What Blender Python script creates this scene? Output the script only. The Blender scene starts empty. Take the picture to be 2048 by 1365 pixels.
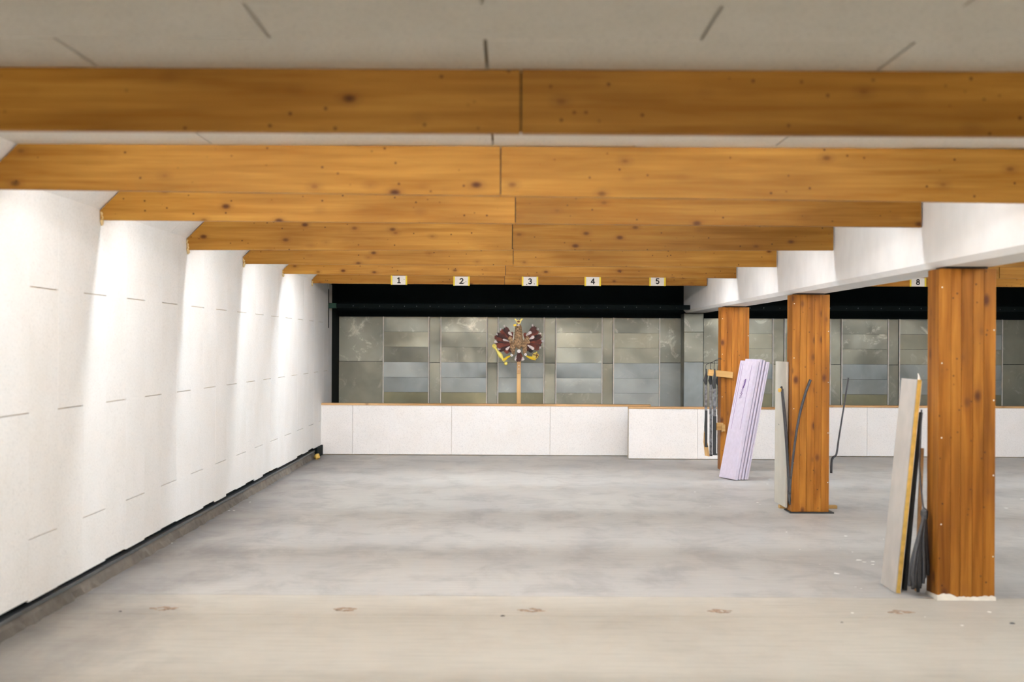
import bpy, bmesh, math, random
from mathutils import Vector, Matrix
random.seed(7)
SC = bpy.context.scene
COL = SC.collection

# ------------------------------------------------------------------ camera
F = 2790.0            # focal length in pixels of the 2048 px wide frame
VX, VY = 1016.0, 690.0   # vanishing point of the hall's long axis
ROLL = 0.005
EYE = 1.62
cd = bpy.data.cameras.new('camera')
cam = bpy.data.objects.new('camera', cd)
COL.objects.link(cam)
cd.sensor_width = 36.0
cd.sensor_fit = 'HORIZONTAL'
cd.lens = F / 2048 * 36
cd.shift_x = (1024 - VX) / 2048
cd.shift_y = (VY - 682.5) / 2048
cd.clip_start = 0.05
cd.clip_end = 200
cd.dof.use_dof = True
cd.dof.focus_distance = 17.0
cd.dof.aperture_fstop = 2.2
cam.location = (0, 0, EYE)
cam.rotation_euler = (math.pi / 2, -ROLL, 0)
SC.camera = cam

# ------------------------------------------------------------------ world and exposure
w = bpy.data.worlds.new('world')
SC.world = w
w.use_nodes = True
w.node_tree.nodes['Background'].inputs[0].default_value = (1, 0.96, 0.9, 1)
w.node_tree.nodes['Background'].inputs[1].default_value = 0.05
SC.view_settings.view_transform = 'Standard'
SC.view_settings.look = 'None'
SC.view_settings.gamma = 1.0
SC.view_settings.use_curve_mapping = False
SC.view_settings.exposure = 0.0
SC.cycles.use_light_tree = False
SC.cycles.max_bounces = 6
SC.cycles.diffuse_bounces = 5
SC.cycles.glossy_bounces = 2
SC.cycles.transmission_bounces = 1
SC.cycles.use_denoising = True
SC.cycles.caustics_reflective = False
SC.cycles.caustics_refractive = False
LAMP = 120.0          # emission of the ceiling tubes
LAMP_REAR = 290.0     # the tubes at the shooters' end, behind the camera


def at(px, py, D):
    """point at depth D seen at a pixel of the photograph"""
    u, v = px - VX, VY - py
    return Vector(((u - v * ROLL) * D / F, D, EYE + (v + u * ROLL) * D / F))


# ------------------------------------------------------------------ materials
def new_mat(name):
    m = bpy.data.materials.new(name)
    m.use_nodes = True
    nt = m.node_tree
    return m, nt, nt.nodes['Principled BSDF']


def N(nt, kind, **kw):
    n = nt.nodes.new(kind)
    for k, v in kw.items():
        setattr(n, k, v)
    return n


def ramp(nt, stops):
    r = nt.nodes.new('ShaderNodeValToRGB')
    el = r.color_ramp.elements
    while len(el) < len(stops):
        el.new(0.5)
    for e, (p, c) in zip(el, stops):
        e.position = p
        e.color = (*c, 1) if len(c) == 3 else c
    return r


def coords(nt, scale=(1, 1, 1), rnd=True):
    tc = N(nt, 'ShaderNodeTexCoord')
    mp = N(nt, 'ShaderNodeMapping')
    mp.inputs['Scale'].default_value = scale
    nt.links.new(tc.outputs['Object'], mp.inputs['Vector'])
    if rnd:
        oi = N(nt, 'ShaderNodeObjectInfo')
        mu = N(nt, 'ShaderNodeMath', operation='MULTIPLY')
        mu.inputs[1].default_value = 37.0
        nt.links.new(oi.outputs['Random'], mu.inputs[0])
        cb = N(nt, 'ShaderNodeCombineXYZ')
        for i in range(3):
            nt.links.new(mu.outputs[0], cb.inputs[i])
        nt.links.new(cb.outputs[0], mp.inputs['Location'])
    return mp.outputs[0]


def noise(nt, vec, scale, detail=4, rough=0.5, dist=0.0):
    n = N(nt, 'ShaderNodeTexNoise')
    n.inputs['Scale'].default_value = scale
    n.inputs['Detail'].default_value = detail
    n.inputs['Roughness'].default_value = rough
    n.inputs['Distortion'].default_value = dist
    nt.links.new(vec, n.inputs['Vector'])
    return n.outputs['Fac']


def mix(nt, fac, a, b, blend='MIX'):
    m = N(nt, 'ShaderNodeMix', data_type='RGBA', blend_type=blend)
    for sock, val in ((m.inputs[0], fac), (m.inputs[6], a), (m.inputs[7], b)):
        if isinstance(val, (int, float)):
            sock.default_value = val
        elif isinstance(val, tuple):
            sock.default_value = (*val, 1)
        else:
            nt.links.new(val, sock)
    return m.outputs[2]


def bump(nt, bs, height, strength, dist=0.01):
    b = N(nt, 'ShaderNodeBump')
    b.inputs['Strength'].default_value = strength
    b.inputs['Distance'].default_value = dist
    nt.links.new(height, b.inputs['Height'])
    nt.links.new(b.outputs[0], bs.inputs['Normal'])


def plain(name, col, rough=0.6, metal=0.0, var=0.12, scale=14, spec=0.4):
    m, nt, bs = new_mat(name)
    f = noise(nt, coords(nt), scale, 4)
    r = ramp(nt, [(0.3, tuple(c * (1 - var) for c in col)), (0.7, tuple(min(1, c * (1 + var)) for c in col))])
    nt.links.new(f, r.inputs[0])
    nt.links.new(r.outputs[0], bs.inputs['Base Color'])
    bs.inputs['Roughness'].default_value = rough
    bs.inputs['Metallic'].default_value = metal
    bs.inputs['Specular IOR Level'].default_value = spec
    return m


def wood(name, axis, light, dark, knot=(0.075, 0.022, 0.008), knots=1.0, pits=1.0, rough=0.5, blotch=(0.64, 0.57, 0.48), kr=1.0):
    m, nt, bs = new_mat(name)
    def sc(l, c):
        return tuple(l if i == axis else c for i in range(3))
    g = noise(nt, coords(nt, sc(0.55, 9.0)), 2.2, 5, 0.55, 0.35)
    r = ramp(nt, [(0.33, dark), (0.52, tuple((a + b) / 2 for a, b in zip(light, dark))), (0.68, light)])
    nt.links.new(g, r.inputs[0])
    # broad tone differences along the board
    b = noise(nt, coords(nt, sc(0.5, 1.3)), 1.6, 2)
    br = ramp(nt, [(0.3, blotch), (0.62, (1.08, 1.08, 1.08))])
    nt.links.new(b, br.inputs[0])
    c = mix(nt, 0.8, r.outputs[0], br.outputs[0], 'MULTIPLY')
    oi = N(nt, 'ShaderNodeObjectInfo')
    orr = ramp(nt, [(0.0, (0.80, 0.77, 0.72)), (1.0, (1.1, 1.1, 1.1))])
    nt.links.new(oi.outputs['Random'], orr.inputs[0])
    c = mix(nt, 1.0, c, orr.outputs[0], 'MULTIPLY')
    # fine growth rings
    fg = noise(nt, coords(nt, sc(0.8, 40)), 2.0, 3)
    fr = ramp(nt, [(0.35, (0.86, 0.83, 0.8)), (0.6, (1, 1, 1))])
    nt.links.new(fg, fr.inputs[0])
    c = mix(nt, 0.55, c, fr.outputs[0], 'MULTIPLY')
    def spots(scale, r0, r1, cut, col, amount, stretch=0.6):
        v = N(nt, 'ShaderNodeTexVoronoi')
        v.inputs['Scale'].default_value = scale
        nt.links.new(coords(nt, sc(stretch, 1.0)), v.inputs['Vector'])
        rr = ramp(nt, [(r0, (1, 1, 1)), (r1, (0, 0, 0))])
        nt.links.new(v.outputs['Distance'], rr.inputs[0])
        sx = N(nt, 'ShaderNodeSeparateColor')
        nt.links.new(v.outputs['Color'], sx.inputs[0])
        gt = N(nt, 'ShaderNodeMath', operation='GREATER_THAN')
        gt.inputs[1].default_value = cut
        nt.links.new(sx.outputs[0], gt.inputs[0])
        mu = N(nt, 'ShaderNodeMath', operation='MULTIPLY')
        nt.links.new(rr.outputs[0], mu.inputs[0])
        nt.links.new(gt.outputs[0], mu.inputs[1])
        m2 = N(nt, 'ShaderNodeMath', operation='MULTIPLY')
        m2.inputs[1].default_value = amount
        nt.links.new(mu.outputs[0], m2.inputs[0])
        return m2.outputs[0]
    if knots:
        c = mix(nt, spots(7.4, 0.05 * kr, 0.3 * kr, 0.12, knot, 0.45 * knots), c, (0.16, 0.055, 0.014))
        c = mix(nt, spots(7.4, 0.06 * kr, 0.16 * kr, 0.12, knot, 0.95 * knots), c, knot)
    if pits:
        c = mix(nt, spots(15, 0.05, 0.135, 0.2, knot, 0.85 * pits, 1.0), c, (0.05, 0.02, 0.01))
    nt.links.new(c, bs.inputs['Base Color'])
    bs.inputs['Roughness'].default_value = rough
    bs.inputs['Specular IOR Level'].default_value = 0.16
    return m


def fibre(name, col, speck=0.25, bmp=0.35):
    m, nt, bs = new_mat(name)
    v = coords(nt)
    f = noise(nt, v, 85, 5, 0.7, 0.6)
    r = ramp(nt, [(0.28, tuple(c * (1 - speck) for c in col)), (0.46, col), (0.7, tuple(min(.9, c * 1.05) for c in col))])
    nt.links.new(f, r.inputs[0])
    big = noise(nt, v, 2.5, 3)
    br = ramp(nt, [(0.3, (0.95, 0.945, 0.93)), (0.7, (1, 1, 1))])
    nt.links.new(big, br.inputs[0])
    nt.links.new(mix(nt, 1.0, r.outputs[0], br.outputs[0], 'MULTIPLY'), bs.inputs['Base Color'])
    bs.inputs['Roughness'].default_value = 0.9
    bs.inputs['Specular IOR Level'].default_value = 0.15
    bump(nt, bs, f, bmp, 0.004)
    return m


def concrete(name, a, b, dirt, rough=0.5, wall_dirt=False):
    m, nt, bs = new_mat(name)
    v = coords(nt, (1.0, 0.5, 1.0), rnd=False)
    f = noise(nt, v, 0.8, 6, 0.6, 0.3)
    r = ramp(nt, [(0.32, b), (0.62, a)])
    nt.links.new(f, r.inputs[0])
    s = noise(nt, coords(nt, (0.9, 0.55, 1), rnd=False), 2.4, 8, 0.7, 0.4)
    sr = ramp(nt, [(0.36, dirt), (0.53, (1, 1, 1))])
    nt.links.new(s, sr.inputs[0])
    c = mix(nt, 0.62, r.outputs[0], sr.outputs[0], 'MULTIPLY')
    fine = noise(nt, coords(nt, (0.12, 1, 1), rnd=False), 22, 4)
    fr = ramp(nt, [(0.32, (0.8, 0.8, 0.8)), (0.55, (1, 1, 1))])
    nt.links.new(fine, fr.inputs[0])
    c = mix(nt, 0.5, c, fr.outputs[0], 'MULTIPLY')
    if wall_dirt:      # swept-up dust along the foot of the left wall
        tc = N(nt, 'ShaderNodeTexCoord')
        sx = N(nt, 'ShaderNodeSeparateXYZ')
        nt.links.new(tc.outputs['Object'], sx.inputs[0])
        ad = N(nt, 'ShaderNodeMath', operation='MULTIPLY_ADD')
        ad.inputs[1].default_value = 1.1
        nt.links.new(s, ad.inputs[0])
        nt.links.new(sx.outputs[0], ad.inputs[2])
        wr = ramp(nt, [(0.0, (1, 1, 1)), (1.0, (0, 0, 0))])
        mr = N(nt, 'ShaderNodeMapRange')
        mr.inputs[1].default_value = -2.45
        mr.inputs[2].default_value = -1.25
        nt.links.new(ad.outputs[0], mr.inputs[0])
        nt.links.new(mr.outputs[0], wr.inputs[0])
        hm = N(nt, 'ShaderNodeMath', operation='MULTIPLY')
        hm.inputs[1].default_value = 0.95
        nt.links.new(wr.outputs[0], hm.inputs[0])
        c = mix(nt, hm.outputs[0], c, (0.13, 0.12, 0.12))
    nt.links.new(c, bs.inputs['Base Color'])
    bs.inputs['Roughness'].default_value = rough
    bs.inputs['Specular IOR Level'].default_value = 0.35
    return m


def steel(name, col, rough=0.42, scratch=0.5):
    m, nt, bs = new_mat(name)
    v = coords(nt)
    f = noise(nt, v, 1.7, 3, 0.5, 0.4)
    r = ramp(nt, [(0.3, tuple(c * 0.76 for c in col)), (0.68, tuple(c * 1.08 for c in col))])
    nt.links.new(f, r.inputs[0])
    s = noise(nt, coords(nt, (1, 1, 1)), 3.4, 8, 0.72, 1.2)
    sr = ramp(nt, [(0.56, (0, 0, 0)), (0.78, (1, 1, 1))])  # pale marks: scratches, plus specular blotches painted into the colour
    nt.links.new(s, sr.inputs[0])
    mu = N(nt, 'ShaderNodeMath', operation='MULTIPLY')
    mu.inputs[1].default_value = scratch
    nt.links.new(sr.outputs[0], mu.inputs[0])
    c = mix(nt, mu.outputs[0], r.outputs[0], (0.72, 0.68, 0.6))
    oi = N(nt, 'ShaderNodeObjectInfo')
    orr = ramp(nt, [(0.0, (0.8, 0.82, 0.82)), (0.5, (1, 1, 0.97)), (1.0, (1.12, 1.1, 1.04))])
    nt.links.new(oi.outputs['Random'], orr.inputs[0])
    c = mix(nt, 1.0, c, orr.outputs[0], 'MULTIPLY')
    nt.links.new(c, bs.inputs['Base Color'])
    rr = ramp(nt, [(0.3, (rough + .12,) * 3), (0.7, (rough - .08,) * 3)])
    nt.links.new(f, rr.inputs[0])
    nt.links.new(rr.outputs[0], bs.inputs['Roughness'])
    bs.inputs['Metallic'].default_value = 0.65
    return m


def lamp_mat(name, strength, col):
    m, nt, bs = new_mat(name)
    bs.inputs['Base Color'].default_value = (0.9, 0.9, 0.9, 1)
    bs.inputs['Emission Color'].default_value = (*col, 1)
    bs.inputs['Emission Strength'].default_value = strength
    return m


M = {}
M['baffle'] = wood('spruce_board', 0, (0.485, 0.255, 0.05), (0.335, 0.15, 0.02))
M['baffle_pocked'] = wood('spruce_board_pocked', 0, (0.485, 0.255, 0.05), (0.335, 0.15, 0.02), pits=1.0, knots=0.9)
M['post'] = wood('glued_spruce', 2, (0.43, 0.178, 0.026), (0.22, 0.073, 0.007), blotch=(0.46, 0.40, 0.34), kr=1.4)
M['cap'] = wood('pale_pine', 0, (0.66, 0.44, 0.24), (0.52, 0.31, 0.14), knots=0.6, pits=0)
M['peg'] = wood('peg_pine', 0, (0.55, 0.36, 0.15), (0.42, 0.25, 0.09), knots=0, pits=0)
M['pole'] = wood('pole_pine', 2, (0.72, 0.5, 0.24), (0.6, 0.38, 0.16), knots=0, pits=0)
M['wallboard'] = fibre('wood_wool_white', (0.83, 0.815, 0.79))
M['lowboard'] = fibre('wood_wool_white_low', (0.84, 0.815, 0.795), speck=0.25)
M['ceilboard'] = fibre('wood_wool_ceiling', (0.80, 0.775, 0.73), speck=0.35)
M['joint'] = plain('joint_filler', (0.52, 0.44, 0.33), 0.9)
M['ceil_joint'] = plain('ceiling_joint', (0.30, 0.235, 0.14), 0.9)
M['white_paint'] = plain('white_paint', (0.80, 0.785, 0.765), 0.6, var=0.04, scale=5)
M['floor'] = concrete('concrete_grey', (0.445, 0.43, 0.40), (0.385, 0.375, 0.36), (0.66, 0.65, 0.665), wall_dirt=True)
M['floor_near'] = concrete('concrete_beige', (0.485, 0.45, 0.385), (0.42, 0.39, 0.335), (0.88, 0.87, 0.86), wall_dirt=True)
M['plinth'] = concrete('rough_concrete', (0.20, 0.175, 0.145), (0.08, 0.07, 0.06), (0.4, 0.38, 0.36), 0.9)
M['rail'] = plain('gutter_rail_metal', (0.13, 0.14, 0.145), 0.45, 0.6)
M['black'] = plain('trap_black_green', (0.0022, 0.0055, 0.0058), 0.75, spec=0.12)
M['dark_green'] = plain('green_paint', (0.006, 0.05, 0.03), 0.5)
M['steel_green'] = steel('steel_grey_green', (0.29, 0.295, 0.255), scratch=1.0)
M['steel_mid'] = steel('steel_grey', (0.26, 0.257, 0.21), scratch=0.45)
M['steel_blue'] = steel('steel_blue_grey', (0.285, 0.31, 0.312), scratch=0.2)
M['steel_olive'] = steel('steel_olive', (0.245, 0.232, 0.15), scratch=0.1)
M['zinc'] = plain('zinc_edge', (0.66, 0.62, 0.56), 0.5, 0.2)
M['iron'] = plain('black_iron', (0.03, 0.03, 0.032), 0.5, 0.4)
M['screw'] = plain('bright_screw', (0.75, 0.73, 0.68), 0.4, 0.3)
M['plaster'] = plain('plaster_white', (0.72, 0.68, 0.6), 0.9)
M['foam_bead'] = plain('foam_sealant', (0.72, 0.56, 0.30), 0.9, scale=40)
M['rust'] = plain('rusty_iron', (0.33, 0.24, 0.175), 0.9, var=0.5, scale=60)
M['paper'] = plain('white_paper', (0.80, 0.77, 0.72), 0.8, var=0.03)
M['tape'] = plain('yellow_tape', (0.80, 0.62, 0.04), 0.6, var=0.05)
M['ink'] = plain('black_ink', (0.012, 0.012, 0.013), 0.7)
M['xps'] = plain('lilac_foam', (0.53, 0.48, 0.575), 0.85, var=0.06, scale=20)
M['xps_mark'] = plain('purple_marker', (0.12, 0.05, 0.2), 0.8)
M['greyboard'] = plain('grey_board_face', (0.43, 0.40, 0.365), 0.85, var=0.08, scale=6)
M['creamboard'] = plain('cream_board_face', (0.50, 0.475, 0.41), 0.85, var=0.06, scale=6)
M['pu'] = plain('yellow_foam_core', (0.66, 0.42, 0.10), 0.9, var=0.18, scale=25)
M['rubber'] = plain('black_rubber', (0.02, 0.021, 0.022), 0.6)
M['strap'] = plain('charcoal_strap', (0.04, 0.04, 0.044), 0.55, var=0.35, scale=30)
M['mottled'] = plain('mottled_grey_bar', (0.13, 0.13, 0.135), 0.6, 0.3, var=0.75, scale=28)
M['fleck'] = plain('white_fleck', (0.85, 0.84, 0.8), 0.9)
M['chip'] = plain('wood_chip_brown', (0.30, 0.19, 0.105), 0.9, var=0.75, scale=55)
M['feather'] = plain('dark_feather', (0.05, 0.014, 0.011), 0.7, var=0.9, scale=12)
M['feather_red'] = plain('red_brown_feather', (0.125, 0.026, 0.014), 0.7, var=0.6, scale=14)
M['plume'] = plain('pale_plume', (0.62, 0.56, 0.55), 0.85, var=0.25, scale=30)
M['gold'] = plain('gold_paint', (0.80, 0.55, 0.035), 0.4, 0.15, var=0.15)
M['pale_gold'] = plain('pale_gold_paint', (0.83, 0.68, 0.16), 0.4, 0.1, var=0.12)
M['disc'] = plain('disc_white', (0.78, 0.73, 0.72), 0.7, var=0.04)
M['tube'] = lamp_mat('fluorescent_tube', LAMP, (0.87, 0.94, 1.02))
M['tube_rear'] = lamp_mat('fluorescent_tube_rear', LAMP_REAR, (1.0, 0.89, 0.73))


# ------------------------------------------------------------------ mesh helpers
class MB:
    def __init__(self):
        self.v, self.f = [], []

    def add(self, vs, fs):
        b = len(self.v)
        self.v += [tuple(p) for p in vs]
        self.f += [tuple(i + b for i in q) for q in fs]
        return self

    def box(self, x0, x1, y0, y1, z0, z1, mat=None):
        p = [Vector((x, y, z)) for x in (x0, x1) for y in (y0, y1) for z in (z0, z1)]
        if mat is not None:
            p = [mat @ q for q in p]
        return self.add(p, [(0, 1, 3, 2), (4, 6, 7, 5), (0, 4, 5, 1), (2, 3, 7, 6), (0, 2, 6, 4), (1, 5, 7, 3)])

    def prism(self, poly, y0, y1, mat=None):
        """polygon of (x, z), counter-clockwise seen from -y, extruded along y"""
        n = len(poly)
        p = [Vector((x, y0, z)) for x, z in poly] + [Vector((x, y1, z)) for x, z in poly]
        if mat is not None:
            p = [mat @ q for q in p]
        fs = [tuple(range(n)), tuple(range(2 * n - 1, n - 1, -1))]
        fs += [(i, i + n, (i + 1) % n + n, (i + 1) % n) for i in range(n)]
        return self.add(p, fs)

    def tube(self, pts, rad, seg=8, flat=1.0):
        """tube along a list of points; rad is a number or one per point"""
        pts = [Vector(p) for p in pts]
        rs = rad if isinstance(rad, (list, tuple)) else [rad] * len(pts)
        ring = []
        prev = None
        for i, p in enumerate(pts):
            d = (pts[min(i + 1, len(pts) - 1)] - pts[max(i - 1, 0)]).normalized()
            a = prev if prev is not None else (Vector((0, 1, 0)) if abs(d.y) < 0.9 else Vector((1, 0, 0)))
            a = (a - d * a.dot(d)).normalized()
            prev = a
            b = d.cross(a)
            ring.append([p + (a * math.cos(t) * flat + b * math.sin(t)) * rs[i]
                         for t in [2 * math.pi * k / seg for k in range(seg)]])
        vs = [q for r in ring for q in r]
        fs = []
        for i in range(len(pts) - 1):
            for k in range(seg):
                a, b = i * seg + k, i * seg + (k + 1) % seg
                fs.append((a, b, b + seg, a + seg))
        fs.append(tuple(range(seg - 1, -1, -1)))
        fs.append(tuple((len(pts) - 1) * seg + k for k in range(seg)))
        return self.add(vs, fs)

    def ball(self, c, r, seg=10, rings=6, sx=1, sy=1, sz=1, jit=0.0):
        c = Vector(c)
        vs = [c + Vector((0, 0, r * sz))]
        for i in range(1, rings):
            t = math.pi * i / rings
            for k in range(seg):
                p = 2 * math.pi * k / seg
                j = 1 + random.uniform(-jit, jit)
                vs.append(c + Vector((math.sin(t) * math.cos(p) * r * sx * j, math.sin(t) * math.sin(p) * r * sy * j,
                                      math.cos(t) * r * sz * j)))
        vs.append(c - Vector((0, 0, r * sz)))
        fs = [(0, 1 + k, 1 + (k + 1) % seg) for k in range(seg)]
        for i in range(rings - 2):
            for k in range(seg):
                a, b = 1 + i * seg + k, 1 + i * seg + (k + 1) % seg
                fs.append((a, a + seg, b + seg, b))
        L = len(vs) - 1
        o = 1 + (rings - 2) * seg
        fs += [(o + k, L, o + (k + 1) % seg) for k in range(seg)]
        return self.add(vs, fs)

    def mesh(self, name, mat, bevel=0.0, smooth=False, origin=None):
        me = bpy.data.meshes.new(name)
        vs = self.v if origin is None else [tuple(Vector(p) - origin) for p in self.v]
        me.from_pydata(vs, [], self.f)
        bm = bmesh.new()
        bm.from_mesh(me)
        bmesh.ops.recalc_face_normals(bm, faces=bm.faces[:])
        if bevel:
            bmesh.ops.bevel(bm, geom=bm.edges[:], offset=bevel, segments=1, affect='EDGES')
        bm.to_mesh(me)
        bm.free()
        if smooth:
            for p in me.polygons:
                p.use_smooth = True
        me.materials.append(M[mat])
        return me

    def build(self, name, mat, parent=None, bevel=0.0, smooth=False, origin=None):
        o = bpy.data.objects.new(name, self.mesh(name, mat, bevel, smooth, origin))
        COL.objects.link(o)
        if origin is not None:
            o.location = origin
        if parent is not None:
            hang(o, parent)
        return o


def hang(o, parent):
    o.parent = parent
    base = Vector((0, 0, 0))
    p = parent
    while p is not None:
        base += p.location
        p = p.parent
    o.location = o.location - base


def tag(o, label=None, cat=None, group=None, kind=None):
    if label:
        o['label'] = label
    if cat:
        o['category'] = cat
    if group:
        o['group'] = group
    if kind:
        o['kind'] = kind
    return o


def empty(name, loc=(0, 0, 0), **kw):
    o = bpy.data.objects.new(name, None)
    COL.objects.link(o)
    o.location = loc
    o.empty_display_size = 0.1
    return tag(o, **kw)


def box(x0, x1, y0, y1, z0, z1, mat=None):
    return MB().box(x0, x1, y0, y1, z0, z1, mat)


# ------------------------------------------------------------------ dimensions of the hall
XW = -2.72                 # face of the left wall
XP, XP2 = 2.755, 3.12      # the row of posts and the beam over it
XR = 8.72                  # right wall of the second bay
ZC = 2.657                 # ceiling
ZB = 2.135                 # underside of the white beam
BACK = -4.0                # wall behind the camera
BD = [5.25, 7.275, 9.275, 11.775, 14.275, 16.775, 19.275]   # the baffles
YS = 22.4                  # face of the steel plates

# ------------------------------------------------------------------ floor
floor = box(XW - 0.25, XR + 0.2, BACK, 23.2, -0.12, -0.012).build('floor', 'joint')
tag(floor, 'grey trowelled concrete floor of the long hall', kind='structure')
for y0, y1, mt in ((BACK, 8.335, 'floor_near'), (8.341, 8.985, 'floor_near'), (8.991, 18.08, 'floor'), (18.086, 23.2, 'floor')):
    box(XW - 0.06, XR, y0, y1, -0.012, 0.0).build('floor_slab', mt, floor)

# ------------------------------------------------------------------ left wall
wl = box(XW - 0.25, XW - 0.012, BACK, 21.6, 0.16, ZC).build('wall_left', 'joint')
tag(wl, 'white wood-wool panelled wall along the left side', kind='structure')
w2 = 1.0116
box(XW - 0.012, XW, BACK, 7.93 - 3 * w2, 0.152, 2.51).build('wall_panel', 'wallboard', wl)
g = 0.0032
for k in range(-3, 14):
    for ab in (0, 1):
        y0 = 7.93 + k * w2 + ab * w2 / 2
        y1 = min(y0 + w2 / 2, 21.10)
        if y0 > 21.0:
            continue
        cuts = (0.152, 0.495, 1.938, 2.53) if ab == 0 else (0.152, 1.217, 2.53)
        for z0, z1 in zip(cuts[:-1], cuts[1:]):
            a = z0 + (g if z0 > 0.2 else random.uniform(-0.012, 0.012))
            b = z1 - (g if z1 < 2.5 else 0)
            dx = random.uniform(-0.0012, 0.0008)
            o = Vector((XW, y0, z0))
            box(XW - 0.012, XW + dx, y0, y1, a, b).build('wall_panel', 'wallboard', wl, origin=o)
box(XW - 0.012, XW - 0.003, 21.17, 21.56, 0.152, 2.53).build('wall_panel', 'wallboard', wl)
box(XW - 0.012, XW - 0.001, 21.10, 21.17, 0.152, 1.86).build('wall_panel', 'wallboard', wl)
box(XW - 0.0119, XW + 0.0008, 21.08, 21.18, 1.86, 2.45).build('slot_dark_strip', 'black', wl)  # solid black strip flush with the panels, paints the dark inside of a slot

# plinth, rail and dark gap along the foot of the wall
pl = MB()
n = 220
random.seed(3)
for row in range(1):
    vs, fs = [], []
    for i in range(n + 1):
        y = 2.0 + (21.5 - 2.0) * i / n
        out = random.uniform(0, 0.012)
        vs += [(XW - 0.02 + out * 0.4, y, 0.085), (XW - 0.012 + out, y, 0.05 + random.uniform(-.01, .01)),
               (XW - 0.008 + random.uniform(0, 0.022), y, 0.0), (XW - 0.24, y, 0.0), (XW - 0.24, y, 0.085)]
    for i in range(n):
        for k in range(5):
            a, b = i * 5 + k, i * 5 + (k + 1) % 5
            fs.append((a, b, b + 5, a + 5))
    fs += [(0, 1, 2, 3, 4), tuple(n * 5 + k for k in (4, 3, 2, 1, 0))]
    pl.add(vs, fs)
bb = pl.build('baseboard_left', 'plinth')
tag(bb, 'rough concrete plinth under the left wall panels', kind='structure')
box(XW - 0.06, XW - 0.006, 2.0, 21.5, 0.085, 0.108).build('rail', 'rail', bb, bevel=0.003)
box(XW - 0.2, XW - 0.05, 2.0, 21.5, 0.108, 0.16).build('gap_backing', 'black', bb)

# ------------------------------------------------------------------ ceiling
ceil = box(XW - 0.25, XR + 0.2, BACK, 19.55, ZC + 0.025, ZC + 0.2).build('ceiling', 'ceil_joint')
tag(ceil, 'pale wood-wool panelled ceiling above the timber baffles', kind='structure')
random.seed(5)
row = 0
for r in range(3, 17):
    y0, y1 = 1.25 + 0.5 * r - 0.5, 1.25 + 0.5 * r
    if y1 > 8.0:
        break
    off = -0.083 if r % 2 == 0 else 0.65
    xs = [XW] + [x for x in (off + 1.464 * k for k in range(-3, 3)) if XW + .1 < x < XP - .1] + [XP]
    for x0, x1 in zip(xs[:-1], xs[1:]):
        h = ZC + random.uniform(0.0, 0.003)
        box(x0 + 0.006, x1 - 0.006, y0 + 0.0015, y1 - 0.0015, h, ZC + 0.025).build(
            'ceiling_panel', 'ceilboard', ceil, origin=Vector((x0, y0, ZC)))
box(XW, XP, 7.7515, 19.5, ZC, ZC + 0.025).build('ceiling_panel', 'ceilboard', ceil)
box(XW, XP, BACK, 2.2485, ZC, ZC + 0.025).build('ceiling_panel', 'ceilboard', ceil)
box(XP2, XR, BACK, 19.5, ZC, ZC + 0.025).build('ceiling_panel', 'ceilboard', ceil)
cove = empty('trim_1', (XW, 1.0, 2.5), label='sloping white panels between left wall and ceiling', kind='structure')
y = 1.0
while y < 19.2:
    y1 = min(y + 1.46, 19.27)
    MB().prism([(XW, 2.507), (XW + 0.15, ZC), (XW, ZC)], y + 0.003, y1 - 0.003).build('cove_panel', 'wallboard', cove)
    y += 1.46

# ------------------------------------------------------------------ closing walls that stay out of the frame
tag(box(XR, XR + 0.2, BACK, 23.2, 0, ZC).build('wall_right', 'white_paint'), 'white painted wall closing the second bay', kind='structure')
tag(box(XW - 0.25, XR + 0.2, BACK - 0.2, BACK, 0, ZC).build('wall_rear', 'white_paint'), "white painted wall at the shooters' end", kind='structure')

# ------------------------------------------------------------------ bullet trap wall at the far end
wb = box(XW - 0.25, XR + 0.2, YS + 0.06, 23.2, 0.0, ZC).build('wall_back', 'black')
tag(wb, 'blackened far wall clad with shingled steel plates', kind='structure')
zt = 2.062
box(XW - 0.02, XR, YS - 0.07, YS + 0.06, zt, ZC + 0.1).build('lintel', 'black', wb)
box(XW - 0.25, XW - 0.002, 21.56, YS + 0.06, 0, ZC).build('trap_side', 'black', wb)
box(XW - 0.25, XR + 0.2, 19.55, 23.2, ZC + 0.02, ZC + 0.2).build('trap_soffit', 'black', wb)
s = 22.4 / F
rows = [zt, 1.818, 1.577, 1.333, 1.09, 0.85, 0.61]
lanes = [(-2.0, -1.27), (-1.078, -0.34), (-0.16, 0.578), (0.77, 1.51), (1.694, 2.433),
         (3.517, 4.25), (4.44, 5.17), (5.356, 6.10), (6.28, 7.02), (7.2, 7.93)]
strips = [(-1.27, -1.078), (-0.34, -0.16), (0.578, 0.77), (1.51, 1.694), (4.25, 4.44), (5.17, 5.356), (6.10, 6.28), (7.02, 7.2)]
wides = [(XW + 0.005, -2.0), (2.433, 2.80), (3.14, 3.517), (7.93, 8.65)]
rowmat = ['steel_green', 'steel_mid', 'steel_mid', 'steel_blue', 'steel_blue', 'steel_olive']  # row tints put the differing reflections of the tilted plates into the colour
random.seed(11)


def plate(x0, x1, z0, z1, mt, yoff=0.0):
    c = Vector(((x0 + x1) / 2, YS + yoff, (z0 + z1) / 2))
    a = random.uniform(-0.008, 0.008)
    b = random.uniform(-0.006, 0.006)
    hw, hh = (x1 - x0) / 2 - 0.003, (z1 - z0) / 2 - 0.0015
    R = Matrix.Rotation(0.012 + a, 4, 'X') @ Matrix.Rotation(b, 4, 'Z')
    ob = box(-hw, hw, -0.006, 0.006, -hh, hh).build('steel_plate', mt, wb)
    ob.location = c
    ob.rotation_euler = R.to_euler()
    return ob


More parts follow.
